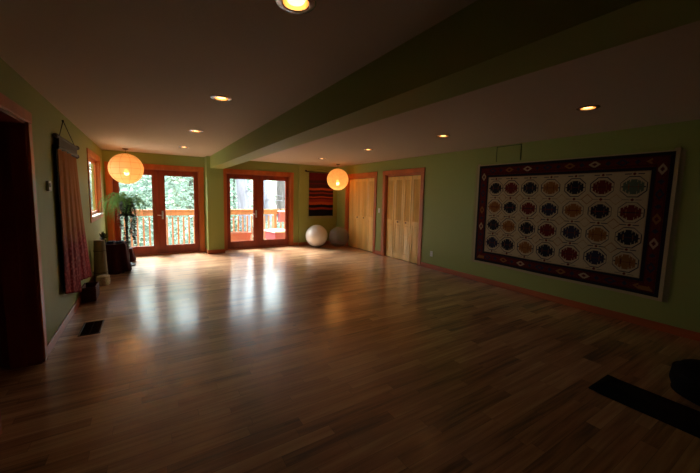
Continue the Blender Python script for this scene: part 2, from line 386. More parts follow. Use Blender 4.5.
# ceiling with square cut-outs for the recessed cans
LIGHTS = [(.62, 1.46), (.62, 3.23), (.62, 5.11), (.625, 7.01), (3.67, 1.46), (3.68, 3.23), (3.63, 4.99), (3.63, 6.89)]
def ceiling():
    xs = sorted({-2.7, 6.0} | {v for x, _ in LIGHTS for v in (x-.062, x+.062)})
    ys = sorted({YB-.2, YE+.35} | {v for _, y in LIGHTS for v in (y-.062, y+.062)})
    mb = MB()
    for i in range(len(xs)-1):
        for j in range(len(ys)-1):
            cx, cy = (xs[i]+xs[i+1])/2, (ys[j]+ys[j+1])/2
            if any(abs(cx-x) < .062 and abs(cy-y) < .062 for x, y in LIGHTS): continue
            y1 = min(ys[j+1], YE)
            mb.add([(xs[i], ys[j], ZC), (xs[i], y1, ZC), (xs[i+1], y1, ZC), (xs[i+1], ys[j], ZC)], [(0, 1, 2, 3)])
    mb.box(-2.7, 6.0, YB-.2, YE+.35, 2.6, 2.7)
    struct(mb.build('ceiling', M['ceiling']))
ceiling()

# baseboards
def base(name, segs):
    mb = MB()
    for s in segs: mb.bbox(*s, 0, .095, .005)
    struct(mb.build(name, M['fir_h']))
t = .016
base('baseboard_left', [(XL, XL+t, 3.67, YE), (XL, XL+t, YB, 2.53)])
base('baseboard_right', [(XR-t, XR, YB, 4.92), (XR-t, XR, 6.33, 6.58), (XR-t, XR, 8.10, 8.605)])
base('baseboard_back', [(1.20, 1.23, YE-t, YE), (1.23-t, 1.61+t, 8.30-t, 8.30), (1.23-t, 1.23, 8.30, YE-t), (1.61, 1.61+t, 8.30, YE), (3.63, 3.80-t, YE-t, YE), (3.80-t, XR-t, 8.605-t, 8.605)])

# ------------------------------------------------------------------ French doors
def casing_x(parent, x0, x1, ztop, y, w=.10, d=.02):
    mb = MB(); mb.bbox(x0-w, x0, y-d, y, 0, ztop, .004); mb.bbox(x1, x1+w, y-d, y, 0, ztop, .004)
    mb.bbox(x0-w-.006, x1+w+.006, y-d-.004, y, ztop, ztop+w, .004)
    return mb.build('casing', M['fir'], parent)
def french_door(name, x0, x1, gl, handle_right):
    t_ = struct(thing(name, ((x0+x1)/2, YE, 0)))
    casing_x(t_, x0, x1, 2.05, YE)
    j = MB(); j.box(x0, x0+.02, YE, YE+.2, 0, 2.05); j.box(x1-.02, x1, YE, YE+.2, 0, 2.05); j.box(x0+.02, x1-.02, YE, YE+.2, 2.03, 2.05)
    j.box(x0+.02, x1-.02, YE+.02, YE+.2, .001, .022)
    j.build('jamb', M['fir'], t_)
    xm = (x0+x1)/2; y0, y1 = YE+.045, YE+.09
    for side, (a, b, (g0, g1)) in enumerate(((x0+.022, xm-.002, gl[0]), (xm+.002, x1-.022, gl[1]))):
        lf = MB(); zt = 2.028
        lf.bbox(a, g0, y0, y1, .025, zt, .003); lf.bbox(g1, b, y0, y1, .025, zt, .003)
        lf.bbox(g0, g1, y0, y1, .025, .21, .003); lf.bbox(g0, g1, y0, y1, 1.91, zt, .003)
        for s in ((g0, g0+.012, .21, 1.91), (g1-.012, g1, .21, 1.91), (g0, g1, .21, .222), (g0, g1, 1.898, 1.91)):
            lf.box(s[0], s[1], y0+.008, y1-.008, s[2], s[3])
        leaf = lf.build('door_leaf', M['doorwood'], t_)
        MB().box(g0, g1, y0+.02, y0+.026, .21, 1.91).build('glass_pane', M['glass'], leaf)
        if (side == 1) == handle_right:
            hx = (a+g0)/2+.01 if side == 1 else (b+g1)/2-.01
            hd = MB(); hd.bbox(hx-.02, hx+.02, y0-.006, y0, .86, 1.06, .003)
            hd.tube([(hx, y0-.005, .955), (hx, y0-.05, .955)], .009, 10)
            dx = -.11
            hd.tube([(hx+.008, y0-.05, .955), (hx+dx*.5, y0-.052, .958), (hx+dx, y0-.046, .962)], [.010, .009, .007], 10)
            hd.build('lever_handle', M['chrome'], leaf, True)
    if True:
        MB().bbox(xm-.022, xm+.022, y0-.012, y0-.0005, .03, 2.02, .004).build('astragal', M['doorwood'], t_)
    return t_
french_door('door_1', -.70, 1.10, ((-.578, .082), (.33, .985)), True)
french_door('door_2', 1.74, 3.53, ((1.845, 2.478), (2.748, 3.418)), False)

# ------------------------------------------------------------------ left window
def window():
    w = struct(thing('window_1', (XL, 7.465, 1.06)))
    y0, y1, z0, z1 = 6.70, 8.06, 1.06, 2.11
    mb = MB(); d = .014; cw = .09
    mb.bbox(XL, XL+d, y0-cw, y0, z0-cw, z1, .004); mb.bbox(XL, XL+d, y1, y1+cw, z0-cw, z1, .004)
    mb.bbox(XL, XL+d+.004, y0-cw-.006, y1+cw+.006, z1, z1+cw, .004); mb.bbox(XL, XL+d, y0, y1, z0-cw, z0-.02, .004)
    mb.build('casing', M['fir'], w)
    j = MB(); j.box(XL-.09, XL, y0, y0+.018, z0, z1); j.box(XL-.09, XL, y1-.018, y1, z0, z1); j.box(XL-.09, XL, y0+.018, y1-.018, z1-.018, z1)
    j.build('jamb', M['fir'], w)
    MB().bbox(XL-.12, XL+.035, y0-.02, y1+.02, z0-.022, z0+.004, .004).build('sill', M['white'], w)
    s = MB(); xa, xb = XL-.085, XL-.055
    ya, yb, za, zb = y0+.018, y1-.018, z0+.004, z1-.018
    for a in ((ya, ya+.05, za, zb), (yb-.03, yb, za, zb), (ya+.05, yb-.03, za, za+.05), (ya+.05, yb-.03, zb-.05, zb)):
        s.box(xa, xb, a[0], a[1], a[2], a[3])
    sh = s.build('sash', M['fir'], w)
    MB().box(xa+.015, xa+.021, ya+.05, yb-.03, za+.05, zb-.05).build('glass_pane', M['glass'], sh)
window()

# ------------------------------------------------------------------ doorway on the left with an open door leaf
def doorway():
    w = struct(thing('door_3', (XL, 3.14, 0)))
    y0, y1 = 2.62, 3.58; d = .02; cw = .09
    mb = MB(); mb.bbox(XL, XL+d, y0-cw, y0, 0, 2.05, .004); mb.bbox(XL, XL+d, y1, y1+cw, 0, 2.05, .004)
    mb.bbox(XL, XL+d+.004, y0-cw, y1+cw, 2.05, 2.05+cw, .004); mb.build('casing', M['fir'], w)
    j = MB(); j.box(XL-.2, XL, y0, y0+.02, 0, 2.05); j.box(XL-.2, XL, y1-.02, y1, 0, 2.05); j.box(XL-.2, XL, y0+.02, y1-.02, 2.03, 2.05)
    j.box(XL-.12, XL-.09, y1-.032, y1-.02, 0, 2.03); j.build('jamb', M['doorwood'], w)
    # leaf swung back into the hall
    h = Vector((-1.07, 3.60, 0)); e = Vector((-1.36, 4.40, 0)); dr = (e-h).normalized(); ang = math.atan2(dr.y, dr.x)
    R = Matrix.Rotation(ang, 3, 'Z')
    lf = MB().rbox(h+dr*.42+Vector((0, 0, 1.02)), (.84, .04, 2.0), R)
    for zc, hh in ((.5, .62), (1.42, .82)): lf.rbox(h+dr*.42+Vector((0, 0, zc)), (.56, .052, hh), R)
    leaf = lf.build('door_leaf', M['doorwood'], w)
    nrm = R@Vector((0, 1, 0)); kb = MB()
    for sg in (-1, 1):
        p = h+dr*.78+Vector((0, 0, .96)); kb.tube([p+nrm*.026*sg, p+nrm*.05*sg, p+nrm*.06*sg, p+nrm*.085*sg], [.011, .011, .027, .022], 14)
    kb.build('door_knob', M['chrome'], leaf, True)
doorway()

# ------------------------------------------------------------------ bifold closets
def closet(name, y0, y1):
    w = struct(thing(name, (XR, (y0+y1)/2, 0)))
    cw, d = .10, .02; mb = MB()
    mb.bbox(XR-d, XR, y0-cw, y0, 0, 2.05, .004); mb.bbox(XR-d, XR, y1, y1+cw, 0, 2.05, .004)
    mb.bbox(XR-d-.004, XR, y0-cw-.006, y1+cw+.006, 2.05, 2.05+cw, .004); mb.build('casing', M['fir'], w)
    j = MB(); j.box(XR, XR+.14, y0, y0+.018, 0, 2.05); j.box(XR, XR+.14, y1-.018, y1, 0, 2.05); j.box(XR, XR+.14, y0+.018, y1-.018, 2.03, 2.05)
    j.box(XR+.05, XR+.085, y0+.018, y1-.018, 2.005, 2.03); j.build('jamb', M['fir'], w)
    ya, yb = y0+.02, y1-.02; pw = (yb-ya)/4; fold = .05; xc = XR+.068
    first = None
    for k in range(4):
        # zig-zag: each pair folded a few degrees towards the room
        xa = xc-(fold*.5 if k % 2 else 0); xb = xc-(0 if k % 2 else fold*.5)
        p0 = Vector((xa, ya+pw*k+.003, 0)); p1 = Vector((xb, ya+pw*(k+1)-.003, 0)); dr = (p1-p0); wid = dr.length; dr.normalize()
        root = bpy.data.objects.new('door_panel', None)
        R = Matrix.Rotation(math.atan2(dr.y, dr.x), 4, 'Z')
        if first is None:
            f = MB(); st = .055; th = .028
            def b(x0_, x1_, z0_, z1_, t0=-th/2, t1=th/2): f.bbox(x0_, x1_, t0, t1, z0_, z1_, .002)
            b(0, st, .012, 1.995); b(wid-st, wid, .012, 1.995); b(st, wid-st, .012, .15); b(st, wid-st, .86, .95); b(st, wid-st, 1.91, 1.995)
            f.bbox(st, wid-st, -.006, .006, .15, .86, .001); f.bbox(st+.03, wid-st-.03, -.011, .011, .18, .83, .004)
            frame_me = f.build('door_panel', M['pine'])
            lv = MB(); n = 38
            for i in range(n):
                z = .965+(1.905-.965)*i/(n-1)
                lv.rbox((wid/2, 0, z), (wid-2*st+.004, .040, .006), Matrix.Rotation(math.radians(-68), 3, 'X'))
            lou = lv.build('louvers', M['pine']); lou.parent = frame_me; first = frame_me; panel = frame_me
            del frame_me['_w']; del lou['_w']
        else:
            panel = first.copy(); C.objects.link(panel)
            for ch in list(first.children):
                if ch.name.startswith('louvers'):
                    c = ch.copy(); C.objects.link(c); c.parent = panel
        panel.parent = w; panel.matrix_local = Matrix.Translation(p0-Vector(w['_w']))@R
        if k in (1, 2):
            kx = (pw*.16 if k == 2 else pw*.84); kb = MB().lathe([(.007, 0), (.007, .012), (.016, .02), (.017, .028), (.010, .034), (1e-7, .035)], (0, 0, 0), 16, 'Y')
            ko = kb.build('knob', M['doorwood'], None, True); del ko['_w']; fixnormals(ko)
            ko.parent = panel; ko.location = (kx if False else wid/2, .014, .905)
closet('door_4', 5.02, 6.23)
closet('door_5', 6.68, 8.00)

# ------------------------------------------------------------------ wall fittings
def outlet():
    o = thing('wall_outlet', (XR, 4.635, .32), 'white electrical outlet low on green wall right of the closets', 'outlet')
    MB().bbox(XR-.007, XR, 4.60, 4.67, .262, .378, .003).build('cover_plate', M['white'], o)
    s = MB()
    for z in (.295, .345): s.bbox(XR-.010, XR-.007, 4.617, 4.653, z-.017, z+.017, .001)
    so = s.build('socket', M['white'], o)
    for z in (.295, .345):
        s = MB()
        for dy in (-.008, .008): s.box(XR-.0105, XR-.0098, 4.635+dy-.0015, 4.635+dy+.0015, z-.004, z+.010)
        s.build('slots', M['hole'], so)
def switch():
    o = thing('light_switch', (XR, 6.455, 1.15), 'white light switch on the green wall between the two closets', 'switch')
    MB().bbox(XR-.007, XR, 6.42, 6.49, 1.09, 1.21, .003).build('cover_plate', M['white'], o)
    MB().rbox((XR-.010, 6.455, 1.15), (.008, .022, .05), Matrix.Rotation(.12, 3, 'Y')).build('rocker', M['white'], o)
def thermostat():
    o = thing('thermostat', (XL, 4.13, 1.54), 'small white thermostat on green wall left of the hanging robe', 'thermostat')
    MB().bbox(XL, XL+.022, 4.07, 4.17, 1.49, 1.59, .004).build('housing', M['white'], o)
    MB().bbox(XL+.022, XL+.025, 4.085, 4.125, 1.53, 1.57, .001).build('display', M['dark'], o)
outlet(); switch(); thermostat()
def access_panel():
    p = MB(); y0, y1, z0, z1 = 2.88, 3.30, 2.10, 2.385; w = .012
    p.box(XR-.008, XR, y0+w, y1-w, z0+w, z1-w)
    o = struct(p.build('trim_1', M['wall'], None))
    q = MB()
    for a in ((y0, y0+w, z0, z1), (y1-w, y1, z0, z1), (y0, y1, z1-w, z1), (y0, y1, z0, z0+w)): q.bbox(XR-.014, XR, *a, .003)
    q.build('panel_frame', M['frame_shade'], o)
access_panel()

# ------------------------------------------------------------------ recessed ceiling lights
def recessed(x, y, label):
    o = thing('recessed_light', (x, y, ZC), label, 'ceiling light', 'recessed ceiling lights')
    MB().lathe([(.060, .004), (.060, -.004), (.066, -.009), (.090, -.006), (.096, -.0005), (.090, .0)], (x, y, ZC), 36, caps=False).build('trim_ring', M['ring'], o, True)
    n = MB().lathe([(.0598, -.003), (.0598, .05), (.050, .10), (.044, .13)], (x, y, ZC), 36); n.f = n.f[:-2]; n.m = n.m[:-2]
    n.add([(x+.0445*math.cos(a), y+.0445*math.sin(a), ZC+.13) for a in [2*PI*i/24 for i in range(24)]], [tuple(range(24))])
    n.build('reflector', M['can'], o, True)
    MB().lathe([(.022, .125), (.024, .09), (.042, .040), (.047, .018), (.040, .004), (.022, -.002), (1e-7, -.004)], (x, y, ZC), 28).build('bulb', M['bulb'], o, True)
    return o
row = ['nearest', 'second nearest', 'second farthest', 'farthest']
r0 = recessed(*LIGHTS[0], 'lit round recessed light left of beam, nearest the camera at top of photo')
for i, (x, y) in enumerate(LIGHTS[1:], 1):
    side = 'left' if i < 4 else 'right'
    o = r0.copy(); C.objects.link(o); o.location = (x, y, ZC); o['_w'] = (x, y, ZC)
    o['label'] = f"lit round recessed ceiling light {side} of the beam, {row[i % 4]} of its row"
    for ch in list(r0.children):
        c = ch.copy(); C.objects.link(c); c.parent = o

# ------------------------------------------------------------------ paper lanterns
def lantern(x, y, z, r, label, m, ribs, power, bdx):
    o = thing('paper_lantern', (x, y, z), label, 'lantern', 'paper lanterns')
    mb = MB().lathe([(max(r*math.sin(a), .001), -r*math.cos(a)) for a in [(.14+(PI-.28)*i/28) for i in range(29)]], (x, y, z), 48)
    mb.f = mb.f[:-2]; mb.m = mb.m[:-2]
    sh = mb.build('lantern_shade', m, o, True)
    rb = MB()
    if ribs:
        for i in range(1, 8):
            a = PI*i/8; rr = r*math.sin(a)+.001; zz = z-r*math.cos(a)
            rb.tube([(x+rr*math.cos(2*PI*k/40), y+rr*math.sin(2*PI*k/40), zz) for k in range(41)], .0022, 5, False)
        for k in range(10):
            t_ = 2*PI*k/10
            rb.tube([(x+(r+.001)*math.sin(a)*math.cos(t_), y+(r+.001)*math.sin(a)*math.sin(t_), z-(r+.001)*math.cos(a)) for a in [.15+(PI-.3)*i/20 for i in range(21)]], .0018, 5, False)
    for sg in (-1, 1):
        rr = r*math.sin(.14); zz = z+sg*r*math.cos(.14)
        MB().tube([(x+rr*math.cos(2*PI*k/24), y+rr*math.sin(2*PI*k/24), zz) for k in range(25)], .004, 6, False).build('end_ring', M['rib'], sh)
    if ribs: rb.build('ribs', M['rib'], sh)
    MB().lathe([(.055, -.001), (.055, -.012), (.03, -.022), (1e-7, -.024)], (x, y, ZC), 24).build('ceiling_canopy', M['vent'], o, True)
    MB().tube([(x, y, ZC-.02), (x, y, z+.06)], .004, 6).build('cord', M['cord'], o)
    MB().tube([(x, y, z+.07), (x, y, z+.0)], .018, 10).build('bulb_socket', M['white'], o)
    b = MB().sphere((x, y, z-.045), .045, 16, 10).build('bulb', M['bulb'], o, True)
    l = bpy.data.lights.new('lantern_bulb_light', 'POINT'); l.energy = power; l.color = (1, .62, .28); l.shadow_soft_size = .045
    lo = bpy.data.objects.new('lantern_bulb_light', l); C.objects.link(lo); lo.parent = o; lo.location = (0, 0, -.045+bdx)
    b.visible_shadow = True
    return o
lantern(-.385, 8.10, 1.985, .315, 'glowing round paper lantern with square ribs, above the fern by left doors', M['paperA'], True, 4.6, -.05)
lantern(4.64, 7.82, 1.972, .306, 'glowing crinkled round paper lantern hanging beside the striped tapestry', M['paperB'], False, 4.6, -.07)

# ------------------------------------------------------------------ Persian rug on the right wall
def rug():
    Y0, Y1, Z0, Z1 = 1.095, 3.625, .350, 2.115; X = XR-.018
    nu, nv = 460, 320; W = Y1-Y0; H = Z1-Z0
    cream = lin((.68, .60, .47)); navy = lin((.17, .16, .22)); red = lin((.37, .12, .11)); dred = lin((.27, .09, .09))
    brown = lin((.50, .32, .16)); green = lin((.32, .36, .30)); blk = lin((.13, .12, .15)); selv = lin((.68, .60, .47)); pale = lin((.62, .52, .40))
    P = [[blk, red, blk, brown, blk, red, green], [brown, blk, red, navy, brown, blk, red], [blk, brown, blk, red, navy, brown, blk], [navy, blk, brown, blk, red, navy, brown]]
    cols = [3.262, 2.995, 2.700, 2.403, 2.088, 1.780, 1.465]; rows = [1.685, 1.368, 1.057, .748]
    rnd = random.Random(3)
    def colour(y, z):
        d = min(y-Y0, Y1-y, z-Z0, Z1-z)
        if d < .035: return selv
        FY0, FY1, FZ0, FZ1 = 1.315, 3.40, .575, 1.875
        inside = min(y-FY0, FY1-y, z-FZ0, FZ1-z)
        if inside < 0:                                   # borders
            if d < .075: return blk
            if inside > -.036: return blk
            # running motifs along the border
            vert = (y < FY0 or y > FY1)
            s = z if vert else y; wv = ((d-.130)/.060)
            ph = (s % .29)/.29-.5
            if abs(wv) < .62 and abs(ph)*2.6+abs(wv) < .8 and abs(abs(ph)*2.6+abs(wv)*.8-.45) < .17:
                k = int(s/.29); return (pale, brown, navy)[k % 3]
            ph2 = ((s+.145) % .29)/.29-.5
            if abs(wv) < .5 and abs(ph2) < .10 and abs(wv)+abs(ph2)*5 < .55: return navy
            if abs(abs(wv)-.78) < .10: return dred
            return red if rnd.random() < .6 else dred
        if inside < .012: return pale
        for j, zc in enumerate(rows):
            for i, yc in enumerate(cols):
                a = (y-yc)/.150; b_ = (z-zc)/.150
                if abs(a) > 1 or abs(b_) > 1: continue
                A, B = abs(a), abs(b_)
                oc = max(A, B, (A+B)*.72)
                if .80 < oc < .86: return navy          # octagon outline
                # leaf-palmette: stepped body with notches
                st_ = math.floor(A*9)/9
                bound = .62-.62*max(0, st_-.12)
                if A < .66 and B < bound:
                    if B > bound-.17 and abs(((A*4.4) % 1)-.5) > .40 and A > .08: return cream
                    if B < .03 and A < .5: return red if P[j][i] is not red else blk
                    if abs(A-.30) < .022 and B < .24: return brown if P[j][i] is not brown else dred
                    return P[j][i]
                if .60 < A < .78 and B < .05: return navy
        # little connectors between the octagons
        for zc in [rows[k]+.157 for k in range(4)]+[rows[3]-.150]:
            for yc in cols:
                a = abs(y-yc); b_ = abs(z-zc)
                if a+b_ < .020: return red
                if b_ < .004 and .03 < a < .095: return navy
        for yc in [(cols[k]+cols[k+1])/2 for k in range(6)]:
            for zc in [rows[k]+.157 for k in range(1, 4)]:
                m_ = abs(y-yc)+abs(z-zc)
                if .062 < m_ < .070: return brown
        return cream
    vs = []; cs = []
    for j in range(nv+1):
        for i in range(nu+1):
            y = Y1-W*i/nu; z = Z0+H*j/nv
            c = colour(y, z); k = 1+rnd.uniform(-.10, .10)
            cs += [c[0]*k, c[1]*k, c[2]*k, 1]
            u = i/nu; v = j/nv
            # the hung rug sags a touch and ripples at the bottom
            vs.append((X-.004*math.sin(u*19)*(1-v)-.003*math.sin(u*7+1), y+.012*(1-v)*(u-.5), z+.012*math.sin(u*PI*3)*(1-v)*.4))
    fs = [(j*(nu+1)+i, j*(nu+1)+i+1, (j+1)*(nu+1)+i+1, (j+1)*(nu+1)+i) for j in range(nv) for i in range(nu)]
    root = thing('persian_rug', (XR-.018, 2.36, Z0), 'large cream and dark red patterned rug hanging on the right wall', 'rug')
    mb = MB().add(vs, fs); p = mb.build('woven_pile', M['rug'], root)
    a = p.data.color_attributes.new('dye', 'FLOAT_COLOR', 'POINT'); a.data.foreach_set('color', cs)
    so = p.modifiers.new('thickness', 'SOLIDIFY'); so.thickness = .008; so.offset = 0
    for side in (Y0, Y1):
        fr = MB()
        sg = -1 if side == Y0 else 1; n = 150
        for i in range(n):
            z = Z0+.01+(H-.02)*i/n; l = .035+random.random()*.015
            fr.tube([(X, side-sg*.003, z), (X-.002, side+sg*l*.5, z-.004), (X, side+sg*l, z-.012-random.random()*.01)], .0025, 4, False)
        fr.build('fringe', M['fringe'], root)
    MB().bbox(XR-.030, XR-.0001, Y0+.05, Y1-.05, Z1-.02, Z1+.012, .003).build('hanging_batten', M['wall'], root)
rug()

# ------------------------------------------------------------------ striped tapestry on the far wall
def tapestry():
    x0, x1, z0, z1 = 4.10, 4.93, .88, 2.185; Y = 8.572
    root = thing('striped_tapestry', (4.5, 8.60, z0), 'dark red and black striped weaving hanging from a thin rod behind the ball', 'tapestry')
    nu, nv = 60, 240
    K, DR, BR, OR, RB = lin((.09, .07, .08)), lin((.34, .10, .10)), lin((.24, .12, .11)), lin((.62, .27, .13)), lin((.48, .17, .11))
    st = [(0, K), (.15, RB), (.20, K), (.265, OR), (.33, RB), (.395, DR), (.43, OR), (.455, BR), (.52, RB), (.55, BR), (.60, OR), (.65, BR), (.74, DR), (.76, BR), (.83, DR)]
    vs = []; cs = []; rnd = random.Random(5)
    for j in range(nv+1):
        for i in range(nu+1):
            u, v = i/nu, j/nv; vv = v+.006*math.sin(u*9)
            c = st[0][1]
            for s, cc in st:
                if vv >= s: c = cc
            k = 1+rnd.uniform(-.12, .12); cs += [c[0]*k, c[1]*k, c[2]*k, 1]
            vs.append((x0+(x1-x0)*u, Y-.004*math.sin(u*14)*(1-v), z0+(z1-z0)*v))
    fs = [(j*(nu+1)+i, j*(nu+1)+i+1, (j+1)*(nu+1)+i+1, (j+1)*(nu+1)+i) for j in range(nv) for i in range(nu)]
    p = MB().add(vs, fs).build('woven_cloth', M['tap'], root)
    a = p.data.color_attributes.new('dye', 'FLOAT_COLOR', 'POINT'); a.data.foreach_set('color', cs)
    so = p.modifiers.new('thickness', 'SOLIDIFY'); so.thickness = .006
    MB().tube([(3.975, Y-.002, 2.232), (4.0, Y-.002, 2.222), (4.03, Y, 2.207), (4.98, Y, 2.20), (5.02, Y, 2.20)], [.024, .030, .014, .012, .02], 10).build('rod', M['dark'], root, True)
    MB().tube([(4.0, Y+.005, 2.21), (4.5, Y+.025, 2.30), (5.0, Y+.005, 2.20)], .003, 5).build('string', M['cord'], root)
    fr = MB()
    for i in range(70):
        x = x0+.01+(x1-x0-.02)*i/69; fr.tube([(x, Y, z0+.004), (x+random.uniform(-.004, .004), Y, z0-.06-random.random()*.02)], .0022, 4, False)
    fr.build('fringe', M['fringe'], root)
tapestry()

# ------------------------------------------------------------------ robe on its hanger, left wall
def robe():
    root = thing('hanging_robe', (XL, 4.85, 1.93), 'gold and crimson silk robe hanging from a dark wooden rack on left wall', 'robe')
    X = XL+.034
    rk = MB()
    rk.tube([(X, 4.27, 2.053), (X, 4.29, 2.055), (X, 4.31, 2.055), (X, 4.33, 2.06)], [.018, .026, .026, .014], 12)
    rk.tube([(X, 4.30, 2.06), (X, 5.42, 2.06)], .016, 12); rk.tube([(X, 5.38, 2.06), (X, 5.40, 2.06), (X, 5.45, 2.06)], [.018, .03, .024], 12)
    rk.bbox(X-.014, X+.014, 4.36, 5.32, 1.965, 2.045, .004)
    rk.tube([(X, 4.27, 1.945), (X, 5.38, 1.945)], [.024, .024], 12)
    for y in (4.30, 5.36): rk.tube([(X, y-.015, 1.945), (X, y+.015, 1.945)], .028, 12)
    rk.v = [(vx, vy*1.025, 1.5+(vz-1.5)*1.025) for vx, vy, vz in rk.v]
    rk.build('hanger_rack', M['hang'], root, True)
    MB().tube([(X, 4.56, 2.085), (XL+.012, 4.93, 2.31), (X, 5.38, 2.085)], .004, 6).build('hanging_cord', M['cord'], root)
    MB().tube([(XL, 4.93, 2.31), (XL+.02, 4.93, 2.312)], .008, 8).build('nail', M['vent'], root)
    def sheet(ya, yb, yta, ytb, zt, zba, zbb, folds, amp, xoff, name, m):
        nu, nv = 72, 60; vs = []
        for j in range(nv+1):
            v = j/nv
            for i in range(nu+1):
                u = i/nu; w = v**1.25
                y = (yta+(ytb-yta)*u)*(1-w)+(ya+(yb-ya)*u)*w
                z = zt-(zt-(zba+(zbb-zba)*u))*v
                f = math.sin(u*folds*2*PI+.6*math.sin(v*3))+.35*math.sin(u*folds*4.3*PI+1.3)
                vs.append((XL+.030+xoff+amp*(.35+.65*v)*(f+1.2)*.5*min(1, .1+u*5), y, z))
        fs = [(j*(nu+1)+i, j*(nu+1)+i+1, (j+1)*(nu+1)+i+1, (j+1)*(nu+1)+i) for j in range(nv) for i in range(nu)]
        vs = [(vx, vy*1.025, 1.5+(vz-1.5)*1.025) for vx, vy, vz in vs]
        o = MB().add(vs, fs).build(name, m, root, True)
        so = o.modifiers.new('thickness', 'SOLIDIFY'); so.thickness = .004; return o
    sheet(5.05, 5.95, 4.86, 5.36, 1.95, .36, .21, 2.5, .030, -.014, 'back_panel', M['robe'])
    sheet(4.24, 4.92, 4.30, 4.96, 1.95, .42, .25, 2.6, .036, .006, 'front_panel', M['robe'])
    MB().bbox(XL+.022, XL+.036, 4.36, 4.38, .42, 1.94, .003).build('black_edging', M['black'], root)
robe()

# ------------------------------------------------------------------ things along the left wall
def vent(x0, x1, y0, y1, label):
    o = thing('floor_register', ((x0+x1)/2, (y0+y1)/2, 0), label, 'floor vent')
    f = MB(); w = .016
    for a in ((x0, x0+w, y0, y1), (x1-w, x1, y0, y1), (x0+w, x1-w, y0, y0+w), (x0+w, x1-w, y1-w, y1)): f.bbox(*a, .0002, .007, .002)
    f.build('frame', M['vent'], o)
    g = MB(); n = 13
    for i in range(n):
        y = y0+w+(y1-y0-2*w)*(i+.5)/n; g.rbox(((x0+x1)/2, y, .004), (x1-x0-2*w, .010, .003), Matrix.Rotation(.5, 3, 'X'))
    g.box((x0+x1)/2-.003, (x0+x1)/2+.003, y0+w, y1-w, .002, .0055); g.build('louvers', M['vent'], o)
    MB().box(x0+w, x1-w, y0+w, y1-w, .0002, .0012).build('duct_opening', M['hole'], o)
vent(-.675, -.485, 4.06, 4.46, 'dark metal floor vent in front of the hanging robe')

def wicker_box():
    x0, x1, y0, y1, h = -.815, -.66, 5.31, 5.62, .185
    o = thing('wicker_box', (-.74, 5.46, 0), 'small dark red woven box on floor under the robe', 'box')
    b = MB(); w = .010
    for a in ((x0, x0+w, y0, y1), (x1-w, x1, y0, y1), (x0+w, x1-w, y0, y0+w), (x0+w, x1-w, y1-w, y1)): b.bbox(*a, 0, h, .003)
    b.box(x0+w, x1-w, y0+w, y1-w, .001, .012)
    for k in range(6):
        z = .02+k*.028; b.box(x0-.004, x1+.004, y0-.004, y0, z, z+.016); b.box(x1, x1+.004, y0-.004, y1+.004, z, z+.016)
    b.build('body', M['wicker'], o)
    r = MB()
    for a in ((x0-.006, x0+.012, y0-.006, y1+.006), (x1-.012, x1+.006, y0-.006, y1+.006), (x0+.012, x1-.012, y0-.006, y0+.012), (x0+.012, x1-.012, y1-.012, y1+.006)): r.bbox(*a, h, h+.014, .003)
    r.build('rim', M['wicker'], o)
wicker_box()

def mat_roll():
    x, y = -.725, 6.48
    o = thing('rolled_mat', (x, y, 0), 'olive foam mat rolled up standing on end beside the draped chest', 'exercise mat')
    pts = []; n = 150; turns = 6; vs = []; fs = []; th = .0065
    for k, (z, s) in enumerate(((0, 1.18), (.12, 1.12), (.35, 1.0), (.55, .93), (.69, .86))):
        for i in range(n+1):
            t_ = i/n; a = 2*PI*turns*t_; r = (.015+.075*t_)*s
            vs.append((x+r*math.cos(a)*.95, y+r*math.sin(a), z))
    for k in range(4):
        for i in range(n): fs.append((k*(n+1)+i, k*(n+1)+i+1, (k+1)*(n+1)+i+1, (k+1)*(n+1)+i))
    r = MB().add(vs, fs).build('rolled_foam', M['matroll'], o, True); so = r.modifiers.new('thickness', 'SOLIDIFY'); so.thickness = .009; so.offset = 0
    for z, rr in ((.16, .107), (.52, .089)):
        st = MB(); st.tube([(x+rr*.96*math.cos(2*PI*i/32), y+rr*math.sin(2*PI*i/32), z) for i in range(33)], .004, 6, False)
        st.build('strap', M['cord'], o)
mat_roll()

def straw_pot():
    x, y = -.665, 6.20
    o = thing('woven_basket', (x, y, 0), 'small pale woven straw basket on floor at foot of the rolled mat', 'basket')
    b = MB().lathe([(.070, .0), (.082, .02), (.088, .08), (.083, .14), (.076, .14), (.080, .08), (.074, .02), (1e-7, .015)], (x, y, 0), 28).build('body', M['woven'], o, True)
    l = MB()
    for k in range(6):
        z = .018+k*.023; rr = .083+.008*math.sin(PI*k/5)
        l.tube([(x+rr*math.cos(2*PI*i/28), y+rr*math.sin(2*PI*i/28), z+.004*math.sin(i*3)) for i in range(29)], .005, 5, False)
    l.build('weave_bands', M['woven'], o, True)
    MB().lathe([(.082, .136), (.090, .142), (.082, .150), (.05, .160), (1e-7, .165)], (x, y, 0), 28).build('lid', M['woven'], o, True)
straw_pot()

